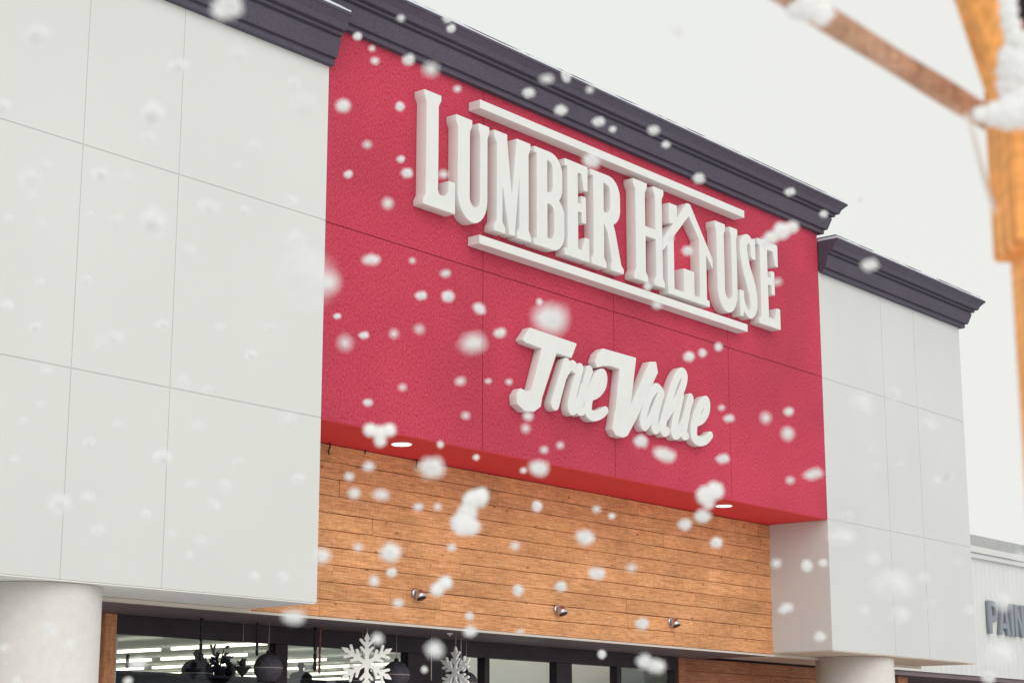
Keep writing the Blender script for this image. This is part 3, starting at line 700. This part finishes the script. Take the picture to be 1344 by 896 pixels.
# display inside: dark shelf with silhouettes on its top
DY = 15.1
zs_ = onY(300, 886, DY - .25).z
t = empty('display_shelf', (13.9, DY, 0.06)); tag(t, 'long dark display shelf just inside the left shop window', 'shelf')
bm = bmesh.new(); box(bm, 11.95, 16.0, DY - .25, DY + .25, zs_ - .03, zs_); part('top_board', bm, M['shelf'], parent=t)
for zz in (.15, .7, 1.3, 1.85): bm = bmesh.new(); box(bm, 11.98, 15.97, DY - .24, DY + .2, zz, zz + .03); part('shelf_board', bm, M['shelf'], parent=t)
bm = bmesh.new(); box(bm, 11.95, 16.0, DY + .2, DY + .24, .06, zs_ - .032); part('back_panel', bm, M['shelf'], parent=t)
for xx in (11.95, 13.95, 15.97): bm = bmesh.new(); box(bm, xx, xx + .03, DY - .245, DY + .198, .06, zs_ - .032); part('side_panel', bm, M['shelf'], parent=t)
def dome(px, rp, hp, lab):
    c = onY(px, 880, DY); s = (c - EYE).dot(FW) / F_PX; r = rp * s; h = hp * s
    t = empty('dome_lantern', (c.x, DY, zs_)); tag(t, lab, 'lantern', 'dome lanterns on the display shelf')
    bm = bmesh.new(); lathe(bm, [(r * .9, 0.0), (r, h * .25), (r * .96, h * .55), (r * .72, h * .82), (r * .3, h * .98), (.03, h)], 0, 0, 28); link('shade', bm, M['shelf'], t)
    bm = bmesh.new(); lathe(bm, [(.02, h + .001), (.03, h + .03), (.045, h + .06), (.02, h + .1)], 0, 0, 14); link('knob', bm, M['black'], t)
    bm = bmesh.new(); lathe(bm, [(r * 1.02, h * .10), (r * 1.02, h * .15)], 0, 0, 28); link('pale_band', bm, M['trim'], t)  # pale stripe around the dome
dome(258, 20, 21, 'larger dark dome lantern left on the display shelf')
dome(395, 15, 12, 'smaller dark dome lantern right of the first mullion')
def plant(px, hp, lab, seed):
    rg = random.Random(seed); c = onY(px, 880, DY); s = (c - EYE).dot(FW) / F_PX; h = hp * s
    t = empty('twig_plant', (c.x, DY, zs_)); tag(t, lab, 'plant', 'dark twig plants on the display shelf')
    bm = bmesh.new(); lathe(bm, [(.05, 0.0), (.07, .09), (.065, .1)], 0, 0, 16); link('pot', bm, M['shelf'], t)
    bm = bmesh.new(); leaf = bmesh.new()
    for k in range(5):
        a = rg.uniform(0, 6.28); e = Vector((math.cos(a) * .16 * rg.random(), math.sin(a) * .08, h * rg.uniform(.6, 1)))
        tube(bm, [(0, 0, .08), e * .5 + Vector((0, 0, .06)), e], [.008, .006, .003], 6)
        for j in range(5):
            q = e * (.45 + .14 * j); d = Vector((rg.uniform(-1, 1), rg.uniform(-.6, .6), rg.uniform(.1, 1))).normalized() * .09; n = d.cross(Vector((0, 1, 0.2))).normalized() * .022
            vs = [leaf.verts.new(v) for v in (q, q + d * .5 + n, q + d, q + d * .5 - n)]; leaf.faces.new(vs)
    link('stem', bm, M['shelf'], t); link('foliage', leaf, M['shelf'], t)
plant(288, 38, 'tall dark twig plant beside the larger dome lantern', 3); plant(302, 24, 'short dark twig plant right of the tall one', 5); plant(273, 26, 'dark spiky twig plant against the larger dome lantern', 8)
c = onY(318, 880, OY); t = empty('cone_ornament', c); tag(t, 'dark cone ornament hanging between the twig plants and the first mullion', 'ornament')
bm = bmesh.new(); lathe(bm, [(.006, -.06), (.085, .03), (.095, .045), (.03, .05)], 0, 0, 20); link('cone', bm, M['black'], t)
bm = bmesh.new(); lathe(bm, [(.03, .052), (.04, .08), (.02, .11), (.006, .13)], 0, 0, 14); link('finial', bm, M['black'], t)
bm = bmesh.new(); tube(bm, [(0, 0, .13), (0, 0, 3.024 - c.z)], .003, 6); link('string', bm, M['thread'], t)
for px, yb, r, mt_, lab in ((263, 866, .018, 'black', 'thin dark rod hanging behind the larger dome lantern'), (337, 860, .016, 'black', 'thin dark rod hanging just left of the first mullion'),
                            (413, 880, .02, 'black', 'dark ribbed rod hanging right of the smaller dome lantern'), (419, 884, .014, 'dark_red', 'thin reddish rod hanging right of the smaller dome lantern'), (167, 876, .02, 'black', 'short dark rod near the wooden post at the window')):
    c = onY(px, yb, OY + .1); bm = bmesh.new(); L = 3.024 - c.z
    if px == 167: L = .13
    n_ = 14; tube(bm, [(c.x, c.y, c.z + L * k / n_) for k in range(n_ + 1)], [r * (1.0 if k % 3 else .55) for k in range(n_ + 1)], 8)
    tag(link('hanging_rod', bm, M[mt_]), lab, 'hanging rod', 'rods hanging at the shop window')
for px, yb, lab in ((491, 896, 'pale string hanging right of the large felt snowflake'), (566, 892, 'pale string hanging before the dark door panel'), (605, 870, 'thin string hanging right of the tiny felt star')):
    c = onY(px, yb, OY); bm = bmesh.new(); tube(bm, [(c.x, c.y, c.z), (c.x, c.y, 3.024)], .0055, 6)
    tag(link('hanging_string', bm, M['trim']), lab, 'string', 'strings hanging from the soffit')
# white panel added inside to make the right-hand panes look bright
for x0_, x1_, lab in ((17.55, 20.6, 'added white panel inside that brightens the right-hand panes'),):
    bm = bmesh.new(); box(bm, x0_ + 1.0, x1_ + 2.2, 16.6, 16.7, .06, 3.6); tag(link('brightening_panel', bm, M['paper']), lab, 'added panel')

# ================================================================== FOREGROUND TIMBER FRAME
FD = 2.6
PXM = FD / F_PX
T = empty('timber_frame', atd(1380, 900, FD) * Vector((1, 1, 0)) if False else (atd(1380, 500, FD).x, atd(1380, 500, FD).y, 0))
tag(T, 'orange timber frame with post, strut and round pole close at the right', 'timber frame')
def loc_(o): o.location = -Vector(T.location); return o
def side_frame(): return RT, UP
lower = atd(1325, 360, FD); mid = onZ  # reference edge
bm = bmesh.new()
pl = atd(1325, 352, FD)                           # left edge of the lower post at its top
hd = Vector((FW.x, FW.y, 0)).normalized()
pw = .10
cpost = Vector((pl.x, pl.y, 0)) + RT * (pw / 2) - hd * (pw / 2)
bar(bm, (cpost.x, cpost.y, 0), (cpost.x, cpost.y, pl.z + .03), pw, pw, up=hd); loc_(link('post', bm, M['beam'], T, bevel=.008))
ub = atd(1303, 346, FD); ut = atd(1296, 150, FD)
cup = Vector((ub.x, ub.y, 0)) + RT * (.15 / 2) - hd * (.13 / 2)
bm = bmesh.new(); bar(bm, (cup.x, cup.y, ub.z), (cup.x, cup.y, ut.z + .05), .15, .13, up=hd); loc_(link('post_head', bm, M['beam'], T, bevel=.006))
a = atd(1278, 0 - 30, FD - .05); b = atd(1338, 150, FD - .05)
bm = bmesh.new(); bar(bm, a + (a - b) * 1.2, b, 52 * PXM, .06, up=hd); loc_(link('strut', bm, M['beam'], T, bevel=.006))
a = atd(1334, -30, FD + .05); b = atd(1372, 110, FD + .05)
bm = bmesh.new(); bar(bm, a + (a - b) * 1.2, b, 36 * PXM, .05, up=hd); loc_(link('strut', bm, M['wood_dark'], T, bevel=.006))['label'] = 'darker red-brown strut behind'
a = atd(1018, -16, FD - .1); b = atd(1300, 158, FD + .1)
bm = bmesh.new(); a2 = a + (a - b) * .8
n_ = 26; pts = [a2.lerp(b, k / n_) for k in range(n_ + 1)]
tube(bm, pts, [(16.5 + .7 * math.sin(k * .9)) * PXM for k in range(n_ + 1)], 16); loc_(link('round_pole', bm, M['pole'], T))
a = atd(1328, 165, FD - .02); b = atd(1400, 215, FD - .02)
bm = bmesh.new(); tube(bm, [a, a.lerp(b, .5), b], [13 * PXM] * 3, 12); loc_(link('round_pole', bm, M['pole'], T))

def grains(bm, rg, c, rad, n, g):
    """a loose ball of ice plates: dense in the middle, see-through at the rim"""
    for _ in range(n):
        d = Vector((rg.gauss(0, 1), rg.gauss(0, 1), rg.gauss(0, 1))).normalized(); q = rg.random() ** .62
        p = Vector(c) + Vector((d.x * rad[0], d.y * rad[1], d.z * rad[2])) * q
        a = Vector((rg.gauss(0, 1), rg.gauss(0, 1), rg.gauss(0, 1))).normalized(); b = a.orthogonal().normalized(); c2 = a.cross(b)
        s_ = g * rg.uniform(.5, 1.3); st = rg.uniform(.35, 1.0)
        v = [bm.verts.new(p + (b * math.cos(t * math.pi / 3) + c2 * (st * math.sin(t * math.pi / 3))) * s_) for t in range(6)]
        top = bm.verts.new(p + a * s_ * .3); bot = bm.verts.new(p - a * s_ * .3)
        for t in range(6): bm.faces.new((v[t], v[(t + 1) % 6], top)); bm.faces.new((v[(t + 1) % 6], v[t], bot))
def lump(name, blobs, lab, cat, grp=None, amp=.16, mt_='snow', sub=4):
    """snow clump: merged noisy blobs, one mesh"""
    bm = bmesh.new(); c0 = blobs[0][0]
    for c, r in blobs:
        rr = Vector((r, r, r)) * .93
        ret = bmesh.ops.create_icosphere(bm, subdivisions=sub, radius=1.0)
        for v in ret['verts']:
            n = v.co.normalized(); q = noise.noise(n * 2.3 + Vector(c) * 9) + .5 * noise.noise(n * 6 + Vector(c) * 5)
            v.co = Vector(((1 + amp * q) * n.x * rr.x, (1 + amp * q) * n.y * rr.y, (1 + amp * q) * n.z * rr.z)) + (Vector(c) - c0)
    for f in bm.faces: f.smooth = True
    rg = random.Random(len(lab))
    for c, r_ in blobs: rr = float(r_); grains(bm, rg, Vector(c) - c0, (rr * 1.12, rr * 1.12, rr * 1.12), 260, rr * .10)
    o = link(name, bm, M[mt_]); o.location = c0; return tag(o, lab, cat, grp)
def px3(px, py, d, r): return (atd(px, py, d), r * d / F_PX)
lump('snow_clump', [px3(1058, 10, 2.5, 19), px3(1078, 18, 2.5, 17), px3(1042, 14, 2.5, 11)], 'white snow clump on the round pole near the top edge of the picture', 'snow clump', 'snow clumps on the timber frame')
lump('snow_clump', [px3(1338, 92, 2.45, 30), px3(1324, 74, 2.45, 15), px3(1352, 66, 2.45, 26), px3(1330, 112, 2.45, 22)], 'big white snow clump right of the slanting strut', 'snow clump', 'snow clumps on the timber frame')
lump('snow_clump', [px3(1306, 150, 2.4, 17), px3(1326, 148, 2.4, 24), px3(1350, 142, 2.4, 28), px3(1287, 150, 2.4, 11)], 'wide soft snow clump over the joint of pole and post', 'snow clump', 'snow clumps on the timber frame')
lump('snow_clump', [px3(1323, 0, 2.45, 13), px3(1324, 16, 2.45, 13), px3(1327, 32, 2.45, 13), px3(1331, 48, 2.45, 14)], 'narrow upright snow strip beside the black ball at the top right', 'snow clump', 'snow clumps on the timber frame')
bm = bmesh.new(); p = atd(1351, 4, FD + .02); bmesh.ops.create_uvsphere(bm, u_segments=28, v_segments=18, radius=24 * PXM); o = link('black_ball', bm, M['black'], smooth=True); o.location = p
tag(o, 'black ball on the timber frame cut by the top right corner', 'ball')
bm = bmesh.new(); P = [(1268, 150), (1276, 172), (1284, 205), (1292, 235), (1301, 262), (1311, 284)]
tube(bm, [atd(x, y, FD - .06 + .01 * k) for k, (x, y) in enumerate(P)], [2.6 * PXM, 3 * PXM, 3.4 * PXM, 4.2 * PXM, 4.8 * PXM, 5 * PXM], 8)
tag(link('white_cord', bm, M['rope']), 'white cord dangling from the pole end against the post', 'cord')

# ================================================================== FALLING SNOW
# picture position, apparent radius, width/height stretch, turn, solidity
FL = [
 (48,45,16,1.5,10,.6),(297,9,19,1.1,30,1),(234,88,12,1.3,0,.7),(312,70,11,1,0,.25),(387,109,8,1.4,-30,.5),(398,137,16,1,0,.35),(201,149,15,1,0,.75),(195,183,11,1,0,.6),
 (61,217,8,1,0,.5),(37,234,13,1,0,.45),(42,258,8,1,0,.3),(131,229,10,1.1,0,.7),(165,233,9,1,0,.4),(273,271,12,1.4,-20,.6),(321,277,7,1,0,.4),(382,264,8,1,0,.4),(12,288,6,1,0,.5),
 (55,292,8,1,0,.4),(117,282,6,1,0,.4),(201,291,18,1,0,.8),(5,140,10,1,0,.5),(333,191,9,1,0,.4),(311,218,6,1,0,.3),(152,291,10,1,0,.3),
 (469,48,6,1,0,.9),(488,64,5,1,0,.4),(492,80,6,1,0,.5),(536,79,9,1,0,1),(450,139,10,1,0,1),(525,140,6,1,0,.9),(526,209,6,1,0,.9),(534,227,7,1,0,.95),(457,229,6,1,0,.8),(509,267,8,1,0,.45),
 (482,190,6,1,0,.2),(565,91,11,1,0,.25),(600,117,6,1,0,.5),(526,24,6,1,0,.5),(587,25,6,1,0,.7),(592,38,6,1,0,.9),(743,100,7,.55,15,.9),(718,104,9,1.2,0,.4),(694,122,8,1,0,1),(736,145,8,1,0,1),
 (786,160,8,1,0,1),(804,170,5,1,0,.5),(858,171,8,1,0,.7),(874,190,6,1,0,.7),(776,211,11,1,0,.8),(582,229,7,1,0,.4),(774,118,6,1,0,.3),
 (917,234,8,1,0,1),(1037,252,7,1,0,.8),(1081,281,6,1,0,.7),(1116,32,8,1,0,.8),
 (387,316,14,1,0,.55),(250,328,9,1,0,.3),(403,366,34,1,0,.35),(430,372,18,1,0,.55),(53,371,7,1,0,.5),(9,401,9,1,0,.5),(46,430,8,1,0,.6),(213,427,8,1.1,0,.7),(289,430,7,1,0,.5),(329,466,8,1,0,.7),
 (137,451,12,1.1,0,.6),(150,444,12,1,0,.6),(113,367,7,1,0,.3),(61,487,7,1,0,.5),(241,501,8,1,0,.5),(271,511,6,1,0,.3),(52,531,6,1,0,.3),(30,552,6,1,0,.4),(154,556,7,1,0,.3),(258,558,8,1,0,.4),
 (117,581,8,1,0,.5),(213,601,11,1,0,.7),(377,552,12,1,0,.3),(355,430,7,1,0,.3),
 (487,341,10,1.6,0,1),(541,342,5,1,0,.3),(585,359,7,1,0,.55),(553,388,7,1,0,.9),(588,389,8,.9,0,.95),(629,405,8,1.1,-40,1),(656,437,8,1.1,0,1),(620,450,16,1.2,10,.55),(722,418,22,1,0,.7),
 (708,396,5,1,0,.6),(443,415,5,1,0,.9),(478,440,6,1,0,.9),(453,450,11,1,0,.2),(517,438,7,1,0,.3),(550,432,8,1,0,.2),(604,500,7,1.2,20,.35),(641,500,5,1,0,.5),(668,501,5,1,0,.4),(528,508,6,1,0,.3),
 (483,528,6,1,0,.7),(693,546,7,1,0,.55),(690,562,7,1,0,.3),(841,579,9,1,0,1),(714,590,6,1,0,.4),(735,584,6,1,0,.4),(578,583,5,1,0,.5),(611,545,6,1,0,.2),
 (902,329,8,1,0,.95),(1142,348,11,1,0,.7),(904,468,7,1,0,.8),(922,463,6,1,0,.7),(943,455,6,1,0,.7),(1035,540,7,1,0,.7),(1034,569,9,1,0,.5),(957,549,7,1,0,.7),(947,535,5,1,0,.4),(1005,548,8,1,0,.3),
 (1132,531,16,1,0,.4),(1174,517,9,1,0,.5),(1219,557,11,1,0,.4),(872,596,12,1.5,-15,.8),(1147,588,7,1,0,.3),(1020,370,7,1,0,.3),(880,312,6,1,0,.3),(862,400,7,1,0,.5),(850,376,6,1,0,.6),
 (78,661,15,1,0,.75),(115,652,9,1,0,.3),(20,603,6,1,0,.4),(296,638,9,1,0,.6),(281,661,9,1.5,-40,.6),(250,635,8,1,0,.3),(192,675,7,1,0,.5),(129,695,9,1,0,.5),(263,709,8,1,0,.5),(392,628,8,1,0,.6),
 (313,606,8,1,0,.4),(248,728,6,1,0,.3),(333,756,7,1,0,.35),(371,758,8,1,0,.4),(423,729,11,1.2,0,.6),(385,809,14,1.6,0,.6),(66,826,11,1.6,-40,.5),(92,846,8,1,0,.3),(5,850,8,1,0,.3),(22,893,7,1,0,.4),
 (181,870,11,1.4,0,.7),(168,893,7,1,0,.6),(225,700,6,1,0,.25),
 (566,613,16,1.1,0,.95),(484,612,8,1,0,.4),(458,625,7,1,0,.5),(465,647,9,1.2,20,.6),(500,649,10,1.5,0,.5),(549,665,7,1.2,0,.45),(574,665,6,1,0,.3),(707,614,13,1.1,0,.95),(687,617,5,1,0,.5),(625,600,5,1,0,.7),
 (705,664,7,1,0,.85),(676,716,7,1,0,.35),(768,705,12,1.1,-20,.95),(783,668,6,1,0,.3),(783,752,10,1.3,0,1),(803,677,5,1,0,.5),(512,725,13,1,0,.9),(514,751,7,1,0,.8),(491,762,8,1,0,.6),
 (680,774,8,1,0,.85),(736,769,8,1,0,.85),(843,818,9,1,0,.9),(829,745,8,1,0,.3),(616,808,6,1,0,.6),(617,828,9,1,0,.7),(570,852,13,1,0,.6),(523,791,7,1,0,.4),(470,718,7,1,0,.3),(593,718,6,1,0,.35),
 (790,858,6,1,0,1),(846,868,11,1,0,.7),(861,874,11,1.2,0,.7),(557,878,5,1,0,.5),(495,838,9,1,0,.45),(683,828,5,2,0,.4),
 (922,677,10,1,0,.9),(899,688,10,1,0,.9),(940,712,8,1,0,.85),(949,602,8,1,0,.8),(1068,622,11,1.3,10,.9),(1037,630,6,1,0,.3),(1104,704,15,1.4,0,.6),(1112,677,8,1,0,.6),(1019,739,8,1,0,.5),(1059,742,8,1,0,.8),
 (1080,738,6,1,0,.6),(1031,798,9,1.5,25,.8),(1076,835,8,1,0,.7),(1146,733,10,1,0,.3),(1170,767,22,1.3,0,.6),(1181,806,12,1.4,0,.5),(1212,758,9,1,0,.4),(1220,794,8,1,0,.4),(1134,800,9,1,0,.25),(1258,738,8,1,0,.3),
 (1311,858,18,1.2,0,.65),(1271,800,7,1,0,.5),(1244,624,8,1,0,.5),(1228,630,6,1,0,.3),(1181,610,6,1,0,.3),(1149,613,6,1,0,.3),(1316,790,12,1,0,.5),(1340,730,10,1,0,.3),
 (1130,262,5,1,0,.3),(890,40,10,1,0,.2),(1297,888,9,1,0,.7),
]
BIG = [
 ([(486,564,10),(498,568,11),(511,564,10),(499,578,9)], 'white heart-shaped snow clump before the lower left edge of the red wall'),
 ([(620,656,15),(630,652,14),(614,672,15),(608,686,19),(618,690,14)], 'largest snow clump, drifting before the middle of the plank wall'),
 ([(926,650,14),(938,644,14),(930,660,9)], 'lumpy snow clump before the right lower edge of the red wall'),
 ([(585,764,10),(574,773,10),(579,768,8)], 'two-lobed snow clump before the planks right of the first wall lamp'),
 ([(1012,312,10),(1026,303,13),(1040,298,9),(1003,318,7)], 'soft slanted snow clump over the last letter of the upper sign'),
]
def flake_mesh(k):
    rg = random.Random(100 + k); bm = bmesh.new(); lobes = rg.choice((1, 2, 2, 3))
    for L in range(lobes):
        off = (rg.uniform(-.38, .38), rg.uniform(-.32, .32), rg.uniform(-.3, .3)) if L else (0, 0, 0)
        rr = (1.0 if L == 0 else rg.uniform(.45, .7)) * .92
        grains(bm, rg, off if lobes > 1 else (0, 0, 0), (rr * rg.uniform(.85, 1.1), rr * rg.uniform(.75, 1.0), rr * .85), 300 if L == 0 else 120, .18)
    me = bpy.data.meshes.new('snowflake'); bm.to_mesh(me); bm.free(); me.materials.append(M['snow'])
    return me
FM = [flake_mesh(k) for k in range(12)]
def blur_d(b):        # distance whose blur disc has radius b picture pixels
    return 1.0 / (b / (0.5 * F_PX * APER) + 1.0 / 21.0)
def backdrop(x, y):
    if y < 38 + .43 * (x - 459) - 60 and x > 470 or x > 1292: return 'the pale sky'
    if x > 1074 and y < 355 + .40 * (x - 1075) - 45: return 'the pale sky'
    if x > 1275: return 'the side wing'
    if x < 418:
        if y > 775 + .07 * x and x > 140: return 'the shop window'
        return 'the left white wall' if y < 765 else 'the left round column'
    if y < 38 + .43 * (x - 459): return 'the dark cornice'
    if x < 1086 and y < 549 + .198 * (x - 420): return 'the red sign wall'
    if x < 1011: return 'the orange plank wall' if y < 811 + .08 * (x - 440) else 'the shop window'
    return 'the right white wall'
seen = {}
def put_flake(x, y, r, asp, turn, sol, label=None, k=None):
    sol = min(1, sol + .18); b = r * (0.42 + .48 * (1 - sol)); ri = r * (1.04 - .40 * (1 - sol)) * random.uniform(.92, 1.08)
    d = max(.35, min(12.0, blur_d(b))); rad = ri * d / F_PX
    o = bpy.data.objects.new('snowflake', FM[(k if k is not None else random.randrange(12))]); COL.objects.link(o)
    o.location = atd(x, y, d)
    s = math.sqrt(asp)
    q = Matrix((RT, UP, -FW)).transposed().to_quaternion()
    tr = Matrix.Rotation(R(turn), 4, 'Z').to_quaternion(); o.rotation_mode = 'QUATERNION'
    o.rotation_quaternion = q @ tr
    o.scale = (rad * s, rad / s, rad)
    if label is None:
        size = 'tiny' if r < 7.5 else 'small' if r < 11.5 else 'large'
        soft = 'crisp' if sol > .8 else 'soft' if sol > .45 else 'faint'
        label = '%s %s white snowflake falling in front of %s' % (size, soft, backdrop(x, y))
        tag(o, label, 'snowflake', 'snowflakes in front of ' + backdrop(x, y))
    else: tag(o, label, 'snowflake')
    return o
for f in FL: put_flake(*f)
for blobs, lab in BIG:
    b = 4.2; d = blur_d(b)
    o = lump('snow_clump', [(atd(x, y, d), r * .88 * d / F_PX) for x, y, r in blobs], lab, 'snow clump', None, .2, sub=3)
